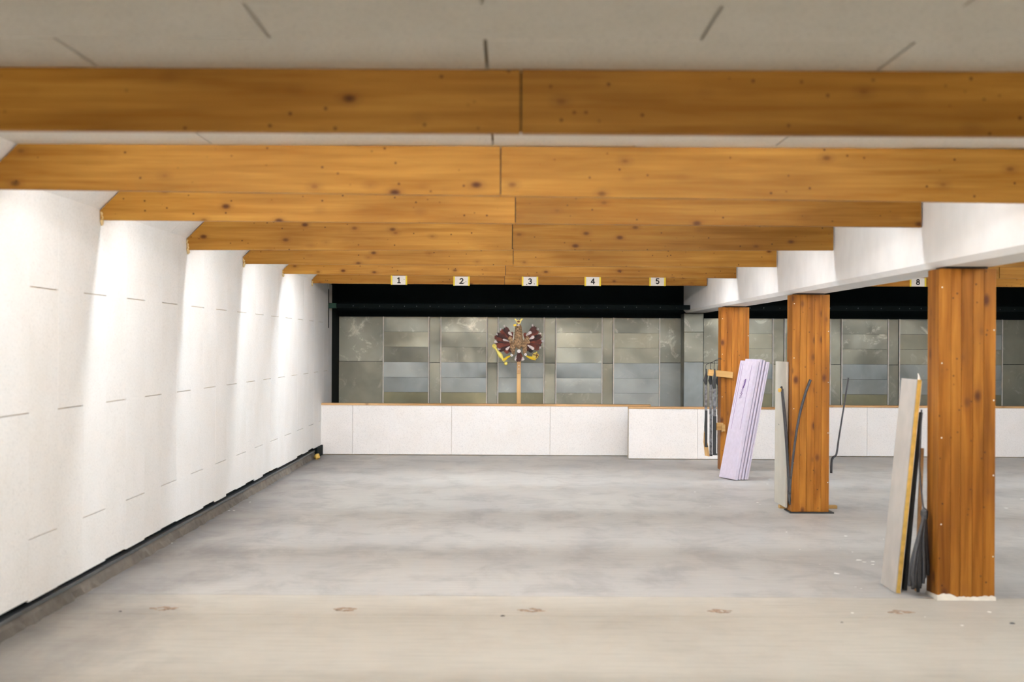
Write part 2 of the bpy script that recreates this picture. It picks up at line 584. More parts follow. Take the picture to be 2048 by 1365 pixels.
for x0, x1 in lanes:
    for i in range(6):
        plate(x0, x1, rows[i + 1], rows[i], rowmat[i] if random.random() < .8 else random.choice(rowmat[:4]))
    for x in (x0, x1):
        box(x - 0.008, x + 0.008, YS - 0.03, YS - 0.006, 0.5, zt).build('edge_strip', 'zinc', wb)
for x0, x1 in strips:
    plate(x0 + .01, x1 - .01, 1.33, zt, 'steel_mid', 0.01)
    plate(x0 + .01, x1 - .01, 0.55, 1.325, 'steel_mid', 0.01)
for i, (x0, x1) in enumerate(wides):
    plate(x0, x1, 1.345, zt, 'steel_green' if i < 3 else 'steel_mid', 0.01)  # rightmost plate gets a darker steel, painting in the shadow there
    plate(x0, x1, 0.55, 1.34, 'steel_mid' if i != 1 else 'steel_blue', 0.01)
# steel-clad end of the post line
cl = empty('steel_clad_pillar', (2.9, 21.9, 0), label='steel plated pillar end under the far end of the white beam', cat='pillar')
for z0, z1, mt in ((0, 1.36, 'steel_blue'), (1.364, 1.83, 'steel_mid'), (1.834, 2.125, 'steel_green')):
    box(2.76, 3.065, 21.88, 21.9, z0, z1).build('steel_plate', mt, cl, bevel=0.004)
box(2.765, 3.06, 21.9, 22.33, 0, 2.12).build('core', 'steel_mid', cl)
# rails carrying the lane gear under the black hood
for x0, x1, lab in ((XW, XP, 'dark green perforated steel rail under the black hood of the left bay'),
                    (XP2, XR, 'dark perforated steel rail under the black hood behind the wooden posts')):
    rl = empty('target_rail', ((x0 + x1) / 2, 21.15, 2.19), label=lab, cat='rail')
    box(x0 + 0.12 if x0 < 0 else x0, x1, 21.11, 21.19, 2.165, 2.235).build('rail_body', 'black', rl, bevel=0.004)
    if x0 < 0:
        box(x0, x0 + 0.12, 21.105, 21.195, 2.16, 2.24).build('end_bracket', 'dark_green', rl, bevel=0.004)
    nb = 26
    for i in range(nb):
        bx = x0 + 0.35 + (x1 - x0 - 0.6) * i / (nb - 1) + random.uniform(-.05, .05)
        hgt = random.choice((0.006, 0.012, 0.016))
        box(bx, bx + 0.006, 21.104, 21.11, 2.19, 2.19 + hgt).build('bolt', 'rail', rl)

# ------------------------------------------------------------------ the white beam on the posts
by1 = 21.9
ch = 0.035
beam = MB()
beam.prism([(XP, ZB + ch), (XP + ch, ZB), (XP2 - ch, ZB), (XP2, ZB + ch), (XP2, ZC + 0.02), (XP, ZC + 0.02)], BACK, by1)
wbm = beam.build('support_beam', 'white_paint', origin=Vector((XP, 0, ZB)))
tag(wbm, 'long white painted beam with bevelled lower edges resting on the wooden posts', 'beam')


# ------------------------------------------------------------------ timber baffles
def zat(px, py, D):
    return at(px, py, D).z


specs = [  # left end px/py, right end px/py of the lower edge, joint px, words
    ((0, 260), (2048, 273), 1041, 'nearest and darkest timber baffle, spanning the whole top of the picture'),
    ((0, 378), (2048, 406), 1001, 'second timber baffle from the camera, light with swirling grain at its right'),
    ((197, 440), (1866, 455), 1031, 'third timber baffle from the camera, with two big dark knots left of the joint'),
    ((368, 500), (1676, 501), 1025, 'fourth timber baffle from the camera, ending above the middle wooden post'),
    ((485, 528), (1559, 534), 1027, 'fifth timber baffle from the camera, its left board stained darker'),
    ((562, 548), (1477, 557), 1012, 'sixth timber baffle from the camera, just in front of the numbered one'),
    ((622, 567), (1418, 572), 1010, 'farthest timber baffle of the left bay, carrying the signs one to five'),
]
TH = 0.042
for i, (l, r, jx, lab) in enumerate(specs):
    D = BD[i]
    pl_, pr_ = at(*l, D), at(*r, D)
    sl = (pr_.z - pl_.z) / (pr_.x - pl_.x)
    zl = lambda x: pl_.z + sl * (x - pl_.x)
    xj = at(jx, 400, D).x
    b = empty('timber_baffle', (0, D, ZC), label=lab, cat='baffle', group='timber baffles of the left bay')
    x0, x1 = XW + 0.004, XP - 0.012
    mt = 'baffle' if i < 2 else 'baffle_pocked'
    zx = 2.52 if i < 5 else 2.52
    left = [(x0, zl(x0)), (xj - 0.003, zl(xj)), (xj - 0.003, ZC - 0.001), (x0 + 0.155, ZC - 0.001), (x0, zx - 0.02)]
    right = [(xj + 0.003, zl(xj) - (0.012 if i == 4 else 0)), (x1, zl(x1) - (0.002 if i == 4 else 0)), (x1, ZC - 0.001), (xj + 0.003, ZC - 0.001)]
    MB().prism(left, D, D + TH).build('board', mt, b, origin=Vector((xj - 1.4, D, 2.5)))
    MB().prism(right, D + (0.004 if i % 2 else -0.004), D + TH).build('board', mt, b, origin=Vector((xj + 1.4, D, 2.5)))
    box(xj - 0.03, xj + 0.03, D + TH, D + TH + 0.006, zl(xj) + 0.01, ZC - 0.002).build('joint_light_stop', 'iron', b)  # unseen dark backing, added to stop lamp light leaking through the joint
    # ragged sealing foam between board end and wall
    fb = MB()
    z = zl(x0) - 0.015
    while z < 2.5:
        fb.ball((x0 + 0.006 + random.uniform(-.006, .008), D + 0.012, z), 0.016, 7, 5, sx=0.8, sy=1.0, sz=1.4, jit=.25)
        z += 0.02
    fb.build('foam_seal', 'foam_bead', b)
    if i == 6:
        ZL7 = zl
        hk = MB().tube([at(1418, 556, D - .02), at(1419, 566, D - .03), at(1418, 576, D - .02)], [0.018, 0.012, 0.006], 6)
        hk.build('clip', 'iron', b)
for i, lab in ((3, 'timber baffle of the second bay, mostly hidden behind the white beam'),
               (4, 'timber baffle of the second bay, third from the black trap'),
               (5, 'reddish timber baffle right of the nearest post, with an upright joint'),
               (6, 'farthest timber baffle of the second bay, carrying the sign eight')):
    D = BD[i]
    b = empty('timber_baffle', (6, D, ZC), label=lab, cat='baffle', group='timber baffles of the second bay')
    zb = EYE + 0.833 - 0.004 * (6 - i)
    xj = 5.905 if i == 5 else 5.7
    for x0, x1 in ((XP2 + 0.01, xj - 0.004), (xj + 0.004, XR - 0.005)):
        box(x0, x1, D, D + TH, zb, ZC - 0.001).build('board', 'baffle_pocked', b, origin=Vector(((x0 + x1) / 2, D, 2.5)))
    box(xj - 0.03, xj + 0.03, D + TH, D + TH + 0.02, zb + 0.01, ZC - 0.002).build('joint_light_stop', 'iron', b)  # added backing, keeps the tubes from shining through the joint


# ------------------------------------------------------------------ luminaires behind the baffles
def luminaire(x, y, lab, tube='tube', length=1.3, group='batten lights hidden behind the baffles', twin=False):
    e = empty('batten_light', (x, y, ZC), label=lab, cat='light', group=group)
    box(x - length / 2, x + length / 2, y - 0.034, y + 0.06, ZC - 0.045, ZC - 0.0005).build('housing', 'white_paint', e, bevel=0.006)
    for yy in ((y, y + 0.06) if twin else (y,)):  # twin fixtures have a second tube, added to brighten the low wall
        MB().tube([(x - length / 2 + 0.03, yy, ZC - 0.085), (x + length / 2 - 0.03, yy, ZC - 0.085)], 0.0135 if twin else 0.02, 6).build('tube', tube, e)
    for sgn in (-1, 1):
        box(x + sgn * (length / 2 - 0.015) - 0.015, x + sgn * (length / 2 - 0.015) + 0.015, y - 0.018, y + (0.075 if twin else 0.018),
            ZC - 0.107, ZC - 0.044).build('socket', 'white_paint', e)


ordinal = ['nearest', 'second', 'third', 'fourth', 'fifth', 'sixth']
for i in range(6):
    y = BD[i] + TH + 0.045
    for x, side in ((-1.6, 'left'), (0.0, 'middle'), (1.6, 'right')):
        luminaire(x, y, f'{side} white batten light behind the {ordinal[i]} timber baffle of the left bay', twin=i == 5)
    for x, side in ((4.5, 'left'), (6.9, 'right')):
        luminaire(x, y, f'{side} white batten light behind the {ordinal[i]} baffle line of the second bay', twin=i == 5)
for x, side in ((-0.9, 'left'), (0.9, 'middle'), (5.8, 'right')):
    luminaire(x, -1.2, f"{side} white batten light above the shooters' end", 'tube_rear', group="batten lights at the shooters' end")


# ------------------------------------------------------------------ numbered signs
def arc(cx, cz, rx, rz, a0, a1, n=12):
    return [(cx + rx * math.cos(math.radians(a0 + (a1 - a0) * k / n)), cz + rz * math.sin(math.radians(a0 + (a1 - a0) * k / n))) for k in range(n + 1)]


GLYPH = {   # strokes of the printed numerals, in millimetres about the centre of the card
    '1': [[(-18, 22), (0, 34), (0, -34)], [(-17, -34), (18, -34)]],
    '2': [arc(0, 16, 19, 18, 160, -30) + [(-20, -33), (22, -33)]],
    '3': [arc(-1, 17, 18, 17, 145, -80), arc(-1, -16, 20, 18, 85, -145)],
    '4': [[(12, -34), (12, 34), (-22, -14), (25, -14)]],
    '5': [[(18, 34), (-14, 34), (-16, 4)] + arc(-1, -12, 20, 21, 125, -140)],
    '8': [arc(0, 17, 16, 17, 0, 360, 16), arc(0, -17, 20, 18, 0, 360, 16)],
}


def sign(px, py, num, lab, dots, zc=None):
    D = BD[6] - 0.012
    c = at(px, py, D)
    if zc:
        c.z = zc
    e = empty('lane_sign', c, label=lab, cat='sign', group='lane number signs')
    hw, hh = 0.108, 0.062
    box(c.x - hw, c.x + hw, D, D + 0.004, c.z - hh, c.z + hh).build('card', 'paper', e)
    for sg in (-1, 1):
        xx = c.x + sg * (hw - 0.006)
        box(xx - 0.011, xx + 0.011, D - 0.002, D + 0.005, c.z - hh - 0.002, c.z + hh + 0.002).build('tape', 'tape', e)
    gl = MB()
    for path in GLYPH[num]:
        pts = [Vector((c.x + x * 0.001, 0, c.z + z * 0.001)) for x, z in path]
        for q in pts:
            gl.prism([(q.x + 0.0078 * math.cos(t), q.z + 0.0078 * math.sin(t)) for t in [k * math.pi / 5 for k in range(10)]], D - 0.0014, D)
        for q, r in zip(pts[:-1], pts[1:]):
            d = (r - q).normalized() * 0.0078
            n_ = Vector((-d.z, 0, d.x))
            gl.prism([(p.x, p.z) for p in (q - n_, r - n_, r + n_, q + n_)], D - 0.0013, D)
    gl.build('numeral', 'ink', e)
    for dx, dz, rr in dots:
        MB().ball((c.x + dx, D, c.z + dz), rr, 7, 5, sy=0.35).build('pellet_mark', 'ink', e)


sign(798, 561, '1', 'white card numbered 1 with yellow tape, leftmost on the far baffle', [(0.07, 0.012, 0.005)])
sign(923, 562.5, '2', 'white card numbered 2 with yellow tape, second from the left wall', [(-0.03, -0.03, 0.006), (0.035, -0.025, 0.007), (0.06, -.01, .005)])
sign(1060, 563, '3', 'white card numbered 3 with yellow tape above the feathered bird', [(-0.045, -0.045, 0.008), (0.06, -0.035, 0.006)])
sign(1185.5, 563, '4', 'white card numbered 4 with yellow tape, right of the feathered bird', [(-0.04, 0.01, 0.003)])
sign(1315, 563, '5', 'white card numbered 5 with yellow tape, rightmost of the left bay', [])
sign(1836, 564.5, '8', 'white card numbered 8 with yellow tape, half hidden by the white beam', [])


# ------------------------------------------------------------------ wooden posts
def post(y0, depth, lab, base):
    e = empty('wooden_post', ((XP + XP2) / 2, y0, 0), label=lab, cat='post', group='glued timber posts under the white beam')
    z0 = 0.012
    ws = [0.078, 0.066, 0.075, 0.07, 0.076]
    x = XP
    for k, wd in enumerate(ws):
        jy = random.uniform(0, 0.0015)
        box(x + 0.0004, x + wd - 0.0004, y0 + jy, y0 + depth, z0, ZB - 0.014).build(
            'lamella', 'post', e, bevel=0.0022, origin=Vector((x, y0, 0.9)))
        x += wd
    box(XP + 0.05, XP2 - 0.05, y0 + 0.012, y0 + depth - 0.01, ZB - 0.016, ZB + 0.002).build('top_plate', 'iron', e)
    for k in range(8):
        zz = 0.25 + 0.25 * k + random.uniform(-.05, .05)
        MB().ball((XP + 0.02 if k % 2 else XP2 - 0.012, y0, zz), 0.0048, 7, 5, sy=0.5).build('screw', 'screw', e)
    return e


random.seed(21)
P1 = post(8.92, 0.24, 'nearest of the three wooden posts, at the right, with white plaster at its foot', 'plaster')
P2 = post(13.53, 0.24, 'middle of the three wooden posts, standing on a dark steel foot plate', 'plate')
P3 = post(18.05, 0.24, 'farthest of the three wooden posts, behind the lilac foam boards', 'plain')
# plaster foot of the nearest post
pf = MB()
vs, fs = [], []
n = 26
for i in range(n + 1):
    t = i / n
    x = XP - 0.004 + (XP2 - XP + 0.008) * t
    h = 0.022 + 0.02 * max(0, math.sin(t * 9 + .3)) * (1 if t < .45 else .35) + random.uniform(-.004, .004)
    vs += [(x, 8.905, 0), (x, 8.912, h), (x, 9.16, h * .6), (x, 9.165, 0)]
for i in range(n):
    for k in range(3):
        a = i * 4 + k
        fs.append((a, a + 1, a + 5, a + 4))
    fs.append((i * 4 + 3, i * 4, i * 4 + 4, i * 4 + 7))
fs += [(0, 1, 2, 3), tuple(n * 4 + k for k in (3, 2, 1, 0))]
pf.add(vs, fs).build('plaster_foot', 'plaster', P1)
box(XP - 0.02, XP2 + 0.045, 13.50, 13.79, 0, 0.012).build('foot_plate', 'iron', P2, bevel=0.003)
box(XP + 0.02, XP2 - 0.02, 18.07, 18.28, 0, 0.014).build('foot_plate', 'iron', P3)


# ------------------------------------------------------------------ low walls in front of the trap
def low_wall(x0, x1, y, top, seams, lab):
    e = empty('low_wall', ((x0 + x1) / 2, y, 0), label=lab, cat='low wall', group='low white panelled walls before the bullet trap')
    xs = [x0] + seams + [x1]
    for a, b in zip(xs[:-1], xs[1:]):
        box(a + 0.002, b - 0.002, y + random.uniform(-.002, .002), y + 0.03, 0.012, top - 0.03).build(
            'wall_panel', 'lowboard', e, origin=Vector((a, y, 0)))
    box(x0, x1, y + 0.03, y + 0.14, 0.0, top - 0.03).build('core', 'joint', e)
    box(x0, x1, y - 0.012, y + 0.15, top - 0.03, top).build('timber_cap', 'cap', e, bevel=0.002, origin=Vector((x0, y, top)))
    return e


low_wall(-2.745, 2.09, 20.36, 0.755, [-2.262, -0.817, 0.62], 'low white panelled wall with timber cap, left of the step, below the bird')
low_wall(1.72, 4.05, 19.82, 0.748, [2.70], 'short low white wall stepped forward behind the farthest post')
low_wall(4.06, 8.70, 20.45, 0.755, [5.27, 6.72, 8.16], 'low white panelled wall with timber cap in the second bay')

# dark box and yellow foam scrap in the left corner
cb = box(XW + 0.002, XW + 0.03, 19.75, 20.34, 0.004, 0.148).build('corner_block', 'black', bevel=0.004)
tag(cb, 'black block on the floor where the left wall meets the low wall', 'block')
yf = MB().ball((XW + 0.05, 19.55, 0.04), 0.05, 8, 5, sx=0.9, sy=1.5, sz=0.8, jit=0.25).build('foam_scrap', 'pu')
tag(yf, 'yellow foam scrap at the foot of the left wall near its far corner', 'foam scrap')

# ------------------------------------------------------------------ marks and flecks on the floor
random.seed(4)
for k, px in enumerate((325, 690, 1063, 1442, 1800)):
    c = at(px, 1221, 8.5)
    c.z = 0
    mk = MB()
    for j in range(26):
        a = random.uniform(0, 6.28)
        rx, ry = 0.075 * random.uniform(.35, 1), 0.06 * random.uniform(.3, 1)
        p = Vector((c.x + math.cos(a) * rx, c.y + math.sin(a) * ry, 0.0015))
        mk.ball(p, random.uniform(0.006, 0.016), 6, 4, sx=1.5, sz=0.22, jit=.35)
    mk.build('rusty_anchor_mark', 'rust', floor)
fl = MB()
for px, py, wdt in ((1541, 959, 9), (1535, 969, 5), (1515, 1006, 6), (1520, 1010, 4), (1420, 1013, 4), (1691, 1073, 8), (1573, 1065, 5), (1717, 1121, 12), (1729, 1125, 9),
                    (1745, 1124, 9), (1746, 1130, 7), (1673, 1148, 11), (1711, 1175, 5), (1722, 1178, 4), (1979, 1225, 9), (1924, 1252, 7), (2044, 999, 9),
                    (2012, 1017, 9), (1767, 1079, 4), (1705, 1105, 4), (458, 1022, 6), (468, 1022, 5), (500, 1005, 5), (343, 1087, 6), (1705, 1227, 7),
                    (1390, 985, 4), (1600, 1100, 4), (1640, 1130, 3), (1681, 1097, 4), (1850, 1235, 4)):
    D = EYE * F / (py - VY - (px - VX) * ROLL)
    p = at(px, py, D)
    fl.ball((p.x, p.y, 0.001), wdt * D / F / 2, 7, 4, sy=random.uniform(.8, 1.6), sz=0.08, jit=.3)
tag(fl.build('paint_flecks', 'fleck', floor), kind='stuff')
sd = MB()
for px, py, wdt in ((241, 1224, 7), (1006, 1233, 10), (1684, 1246, 6), (2025, 1248, 12)):
    D = EYE * F / (py - VY - (px - VX) * ROLL)
    p = at(px, py, D)
    sd.ball((p.x, p.y, 0.001), wdt * D / F / 2, 7, 4, sy=1.0, sz=0.3, jit=.3)
tag(sd.build('grit', 'strap', floor), kind='stuff')

# ------------------------------------------------------------------ lilac foam boards before the farthest post
A = Vector((2.724, 16.74, 0))
Bq = Vector((2.59, 17.10, 0))
e1 = (A - Bq)
wid = e1.length
e1.normalize()
top = Vector((3.0, 16.845, 1.44))
up = (top - A)
up -= e1 * up.dot(e1)
H = up.length
up.normalize()
nn = up.cross(e1)                      # points towards the far side of the stack
if nn.x < 0:
    nn = -nn
boards = [(0.0, 0.048, 0.0, 'leftmost lilac foam board of the leaning stack, with dark scribble on its face'),
          (0.057, 0.036, 0.022, 'second lilac foam board from the left in the leaning stack'),
          (0.099, 0.03, 0.008, 'third lilac foam board from the left in the leaning stack'),
          (0.138, 0.026, -0.012, 'fourth lilac foam board from the left in the leaning stack'),
          (0.170, 0.026, -0.014, 'rightmost lilac foam board of the leaning stack')]
for k, (t0, th, dh, lab) in enumerate(boards):
    s_ = nn * t0
    base = A + Vector((s_.x, s_.y, s_.z))
    base = base - up * (base.z / up.z)          # slide down to the floor
    R = Matrix((( -e1.x, nn.x, up.x, base.x), (-e1.y, nn.y, up.y, base.y), (-e1.z, nn.z, up.z, base.z), (0, 0, 0, 1)))
    mb = MB()
    mb.box(0.007 * ((k * 2) % 3), wid - 0.01 * (k % 2), 0, th - 0.003, 0.012, H + dh, R)
    e = empty('foam_board', base, label=lab, cat='foam board', group='lilac foam boards leaning by the farthest post')
    mb.build('sheet', 'xps', e, bevel=0.003, origin=base)
    if k == 0:
        # printed lines and a scribble on the wide face
        for u, a, b in ((0.085, .42, .96), (0.30, .42, .97), (0.345, .60, .98)):
            MB().box(u, u + 0.0025, -0.002, -0.0003, H * a, H * b, R).build('printed_line', 'xps_mark', e)
        pts = []
        random.seed(9)
        for j in range(26):
            t = j / 25
            pts.append(R @ Vector((0.20 + 0.03 * math.sin(j * 2.4) - 0.04 * t + .02, -0.002, H * (0.68 + 0.16 * t))))
        MB().tube(pts, 0.0032, 5).build('scribble', 'xps_mark', e)
        MB().tube([R @ Vector((0.20, -0.002, H * .76)), R @ Vector((0.17, -.002, H * .80)), R @ Vector((0.165, -.002, H * .845))], [0.004, 0.008, 0.004], 6).build('scribble', 'xps_mark', e)

# ------------------------------------------------------------------ pegs and hangers on the farthest post
pg = empty('wooden_peg', at(1440, 746, 18.0), label='pale wooden peg nailed across the farthest post, upper of two', cat='peg')
a, b = at(1416, 745.5, 18.02), at(1466, 751, 17.98)
d = (b - a)
R = Matrix.Translation(a) @ Matrix.Rotation(-math.atan2(d.z, d.x), 4, 'Y')
MB().box(0, d.length, -0.03, 0.03, -0.04, 0.042, R).build('bar', 'peg', pg, bevel=0.004)
pg2 = empty('wooden_peg', at(1435, 855, 18.1), label='short brown wooden block low on the side of the farthest post', cat='peg')
a = at(1425, 853, 18.12)
box(a.x, XP + 0.03, 18.0, 18.05, a.z - 0.045, a.z + 0.05).build('block', 'peg', pg2, bevel=0.004)
box(XP + 0.005, XP + 0.05, 17.975, 18.0, a.z - 0.06, a.z + 0.03).build('block', 'peg', pg2, bevel=0.004)


def hanger(px, D, top, neck, bot, w_, mat2, lab, hook):
    p0 = at(px, top, D)
    e = empty('target_hanger', at(px, bot, D), label=lab, cat='hanger', group='dark hangers on the farthest post')
    MB().tube([at(px - 1, top + 2, D), at(px, top - 8 - hook, D), at(px + 8, top - 12 - hook, D - .01), at(px + 14, top - 12 - hook, D)], 0.004, 6).build('hook', 'iron', e)
    MB().tube([at(px, top, D), at(px + .5, top + 8, D), at(px - 1, neck - 8, D), at(px, neck, D)], [0.01, 0.012, 0.028, w_ * .9], 8, flat=.35).build('strap', 'rubber', e)
    n0, n1 = at(px, neck, D), at(px + .5, bot, D)
    mid = n0.lerp(n1, 0.42)
    box(n0.x - w_, n0.x + w_, D - .006, D + .006, mid.z, n0.z).build('upper_bar', 'mottled', e, bevel=0.002)
    box(mid.x - w_, mid.x + w_, D - .008, D + .008, n1.z, mid.z).build('lower_bar', mat2, e, bevel=0.002)
    box(n1.x - w_ * 1.1, n1.x + w_ * 1.1, D - .02, D + .02, n1.z - 0.012, n1.z + 0.01).build('end_piece', 'rubber', e, bevel=0.003)


hanger(1412, 18.10, 738, 770, 893, 0.017, 'rubber', 'leftmost dark hanger on the wooden peg, with black lower bar', 0)
hanger(1421.5, 18.13, 738, 770, 911, 0.016, 'mottled', 'middle grey mottled hanger on the wooden peg', 4)
hanger(1429.0, 17.945, 738, 778, 909, 0.024, 'rubber', 'widest dark hanger on the wooden peg', 8)
hanger(1436, 18.35, 740, 772, 910, 0.010, 'mottled', 'narrow grey hanger tight against the farthest post', 2)
ls = MB()
poly = [(1408, 862), (1411, 873), (1416, 890), (1419.5, 914), (1410, 912), (1407, 885)]
D = 18.3
pp = [at(x, y, D) for x, y in poly]
ls.prism([(p.x, p.z) for p in reversed(pp)], D, D + 0.015)
stk = empty('wooden_stake', at(1414, 912, D), label='pale pointed wooden stake hanging beside the dark hangers', cat='stake')
ls.build('blade', 'pole', stk)
MB().tube([at(1408.3, 866, D + .007), at(1411.5, 800, D - .05), at(1416.2, 739.5, 18.05)], 0.003, 5).build('string', 'iron', stk)

# ------------------------------------------------------------------ middle post: cream board, batten, rods
bt = box(2.715, 3.29, 13.9, 13.98, 0, 0.032).build('wooden_batten', 'peg', bevel=0.003)
tag(bt, 'wooden batten lying on the floor behind the middle post', 'batten')
cbd = empty('leaning_board', (2.735, 13.9, 0.0), label='cream coloured board standing against the side of the middle post', cat='board')
R = Matrix.Translation((2.722, 13.66, 0.036)) @ Matrix.Rotation(0.004, 4, 'Y')
MB().box(0, 0.022, 0, 0.56, 0, 1.43, R).build('sheet', 'creamboard', cbd, bevel=0.003)
MB().tube([at(1552, 845, 14.2) + Vector((-.004, 0, 0)), at(1556, 847, 14.1) + Vector((-.004, 0, 0)), at(1559, 850, 14.0) + Vector((-.004, 0, 0))], 0.003, 5).build('scratch', 'strap', cbd)


def rod(pts, rad, lab, flat=1.0, clips=()):
    e = empty('flexible_rod', pts[0], label=lab, cat='rod', group='black rods at the middle post')
    sm = []
    for i in range(len(pts) - 1):
        p0 = pts[max(i - 1, 0)]; p1 = pts[i]; p2 = pts[i + 1]; p3 = pts[min(i + 2, len(pts) - 1)]
        for k in range(6):
            t = k / 6
            sm.append(0.5 * ((2 * p1) + (p2 - p0) * t + (2 * p0 - 5 * p1 + 4 * p2 - p3) * t * t + (3 * p1 - p0 - 3 * p2 + p3) * t ** 3))
    sm.append(pts[-1])
    n_ = len(sm)
    rs = [rad[0] + (rad[1] - rad[0]) * i / (n_ - 1) for i in range(n_)]
    MB().tube(sm, rs, 8, flat).build('shaft', 'strap', e, smooth=True)
    for c in clips:
        q = sm[int(c * (n_ - 1))]
        MB().ball(q, 0.012, 8, 6, sz=1.3).build('clip', 'rubber', e)
    return e


rod([at(1580, 1008, 13.42), at(1579, 1002, 13.44), at(1581, 965, 13.47), at(1588, 900, 13.49), at(1597, 840, 13.5), at(1610, 790, 13.5), at(1621, 760, 13.5)],
    (0.009, 0.0135), 'thick black rod bending up across the front of the middle post', 0.6, (0.1, 0.25, 0.38))
rod([at(1578, 1006, 13.55), at(1576, 950, 13.6), at(1570, 860, 13.63), at(1563, 776, 13.65)], (0.010, 0.010),
    'left one of the two thin black rods before the cream board', 1, (0.2, 1.0))
rod([at(1580, 1004, 13.5), at(1577.5, 950, 13.56), at(1573, 860, 13.6), at(1565, 778, 13.62)], (0.009, 0.009),
    'right one of the two thin black rods before the cream board', 1)
kn = MB().ball(at(1559.5, 781, 13.65), 0.02, 8, 6, jit=.2).build('knotted_tip', 'pu')
tag(kn, 'small tan knot holding the tips of the two thin rods', 'knot')
rod([at(1662.5, 947, 13.62), at(1663.5, 922, 13.62), at(1667, 915, 13.62), at(1673, 908, 13.62), at(1678, 875, 13.62), at(1688, 812, 13.62), at(1697, 756, 13.62)],
    (0.012, 0.007), 'thin black rod with a kinked foot on the right side of the middle post', 1, (0.05, 0.3))

# ------------------------------------------------------------------ nearest post: foam panel, black sheet, cords
ip = empty('insulation_panel', (2.56, 9.3, 0), label='grey faced insulation panel with yellow foam core leaning on the nearest post', cat='panel')
ang = math.atan2(2.683 - 2.548, 1.404)
R = Matrix.Translation((2.548, 9.15, 0.004)) @ Matrix.Rotation(ang, 4, 'Y')
MB().box(0, 0.006, 0.0, 0.355, 0, 1.408, R).build('grey_facing', 'greyboard', ip, origin=Vector((2.6, 9.15, 0.5)))
core = MB()
n = 30
vs, fs = [], []
random.seed(8)
for i in range(n + 1):
    z = 1.408 * i / n
    y0 = random.uniform(-0.002, 0.004)
    for xx, yy in ((0.006, y0), (0.0335, y0), (0.0335, 0.355), (0.006, 0.355)):
        vs.append(R @ Vector((xx, yy, z)))
for i in range(n):
    for k in range(4):
        a_, b_ = i * 4 + k, i * 4 + (k + 1) % 4
        fs.append((a_, b_, b_ + 4, a_ + 4))
fs += [(3, 2, 1, 0), tuple(n * 4 + k for k in range(4))]
core.add(vs, fs).build('foam_core', 'pu', ip)
MB().box(0.0335, 0.037, 0.004, 0.35, 0.0, 1.40, R).build('back_facing', 'paper', ip)
tn = MB()
tn.tube([R @ Vector((0.025, 0.03, 1.40)), R @ Vector((0.02, 0.03, 1.43)), R @ Vector((0.012, 0.03, 1.45))], [0.012, 0.006, 0.002], 6)
tn.build('torn_flap', 'paper', ip)
ws_ = MB()
R2 = Matrix.Translation((2.60, 9.24, 0.0)) @ Matrix.Rotation(0.09, 4, 'Y')
tag(MB().box(0, 0.008, 0, 0.25, 0.002, 0.5, R2).build('thin_sheet', 'paper', origin=Vector((2.60, 9.24, 0))), 'thin white sheet edge behind the insulation panel', 'sheet')
R3 = Matrix.Translation((2.635, 9.26, 0.0)) @ Matrix.Rotation(0.084, 4, 'Y')
tag(MB().box(0, 0.022, 0, 0.30, 0.003, 1.19, R3).build('black_sheet', 'rubber', bevel=0.002, origin=Vector((2.635, 9.26, 0))), 'black rubber sheet between the insulation panel and the nearest post', 'sheet')
R4 = Matrix.Translation((2.70, 9.215, 0.0)) @ Matrix.Rotation(0.035, 4, 'Y')
tag(MB().box(0, 0.02, 0, 0.03, 0.003, 0.95, R4).build('wooden_lath', 'cap', bevel=0.002, origin=Vector((2.69, 9.28, 0))), 'narrow pale wooden lath beside the nearest post', 'lath')
# bundle of dark cords
cr = empty('cord_bundle', (2.70, 9.1, 0), label='bundle of dark grey cords hanging knotted beside the nearest post', cat='cords')
random.seed(13)
kx = at(1849, 1030, 9.06)
for j in range(30):
    t = j / 29
    bx = 1821 + 40 * t + random.uniform(-3, 3)
    by_ = 1185 - abs(t - .45) * (30 if t < .45 else 75) + random.uniform(-14, 6)
    dy = random.uniform(-0.07, 0.09)
    mids = [kx + Vector((random.uniform(-.008, .008), dy * .15, 0)),
            at(1846 + (bx - 1846) * .38, 1075, 9.06 + dy * .5),
            at(1846 + (bx - 1846) * .85, 1125 + random.uniform(-8, 8), 9.06 + dy),
            at(bx, by_ - 20, 9.06 + dy), at(bx + random.uniform(-3, 3), by_, 9.06 + dy)]
    for q in mids:
        q.x = min(q.x, XP - 0.016 if q.y > 8.9 else q.x)
        q.z = max(q.z, 0.012)
    sm = []
    for i in range(len(mids) - 1):
        p0 = mids[max(i - 1, 0)]; p1 = mids[i]; p2 = mids[i + 1]; p3 = mids[min(i + 2, len(mids) - 1)]
        for k in range(4):
            tt = k / 4
            sm.append(0.5 * ((2 * p1) + (p2 - p0) * tt + (2 * p0 - 5 * p1 + 4 * p2 - p3) * tt * tt + (3 * p1 - p0 - 3 * p2 + p3) * tt ** 3))
    sm.append(mids[-1])
    MB().tube(sm, random.uniform(0.009, 0.014), 6).build('cord', 'strap', cr, smooth=True)
MB().ball(kx, 0.032, 9, 6, sx=.8, sz=1.5, jit=.15).build('knot', 'strap', cr)
MB().tube([kx, at(1845, 1005, 9.1), at(1841, 965, 9.12), at(1839, 930, 9.14), at(1843, 820, 9.2)], 0.006, 6).build('hanging_loop', 'strap', cr)

# ------------------------------------------------------------------ the feathered bird target on its pole
BDp = 20.62
org = at(1037.5, 725, BDp)
PX = 120.0 / 1489


def bp(cx, cy, dy=0.0):
    q = at(975 + cx * PX, 630 + cy * PX, BDp)
    q.y += dy
    return q


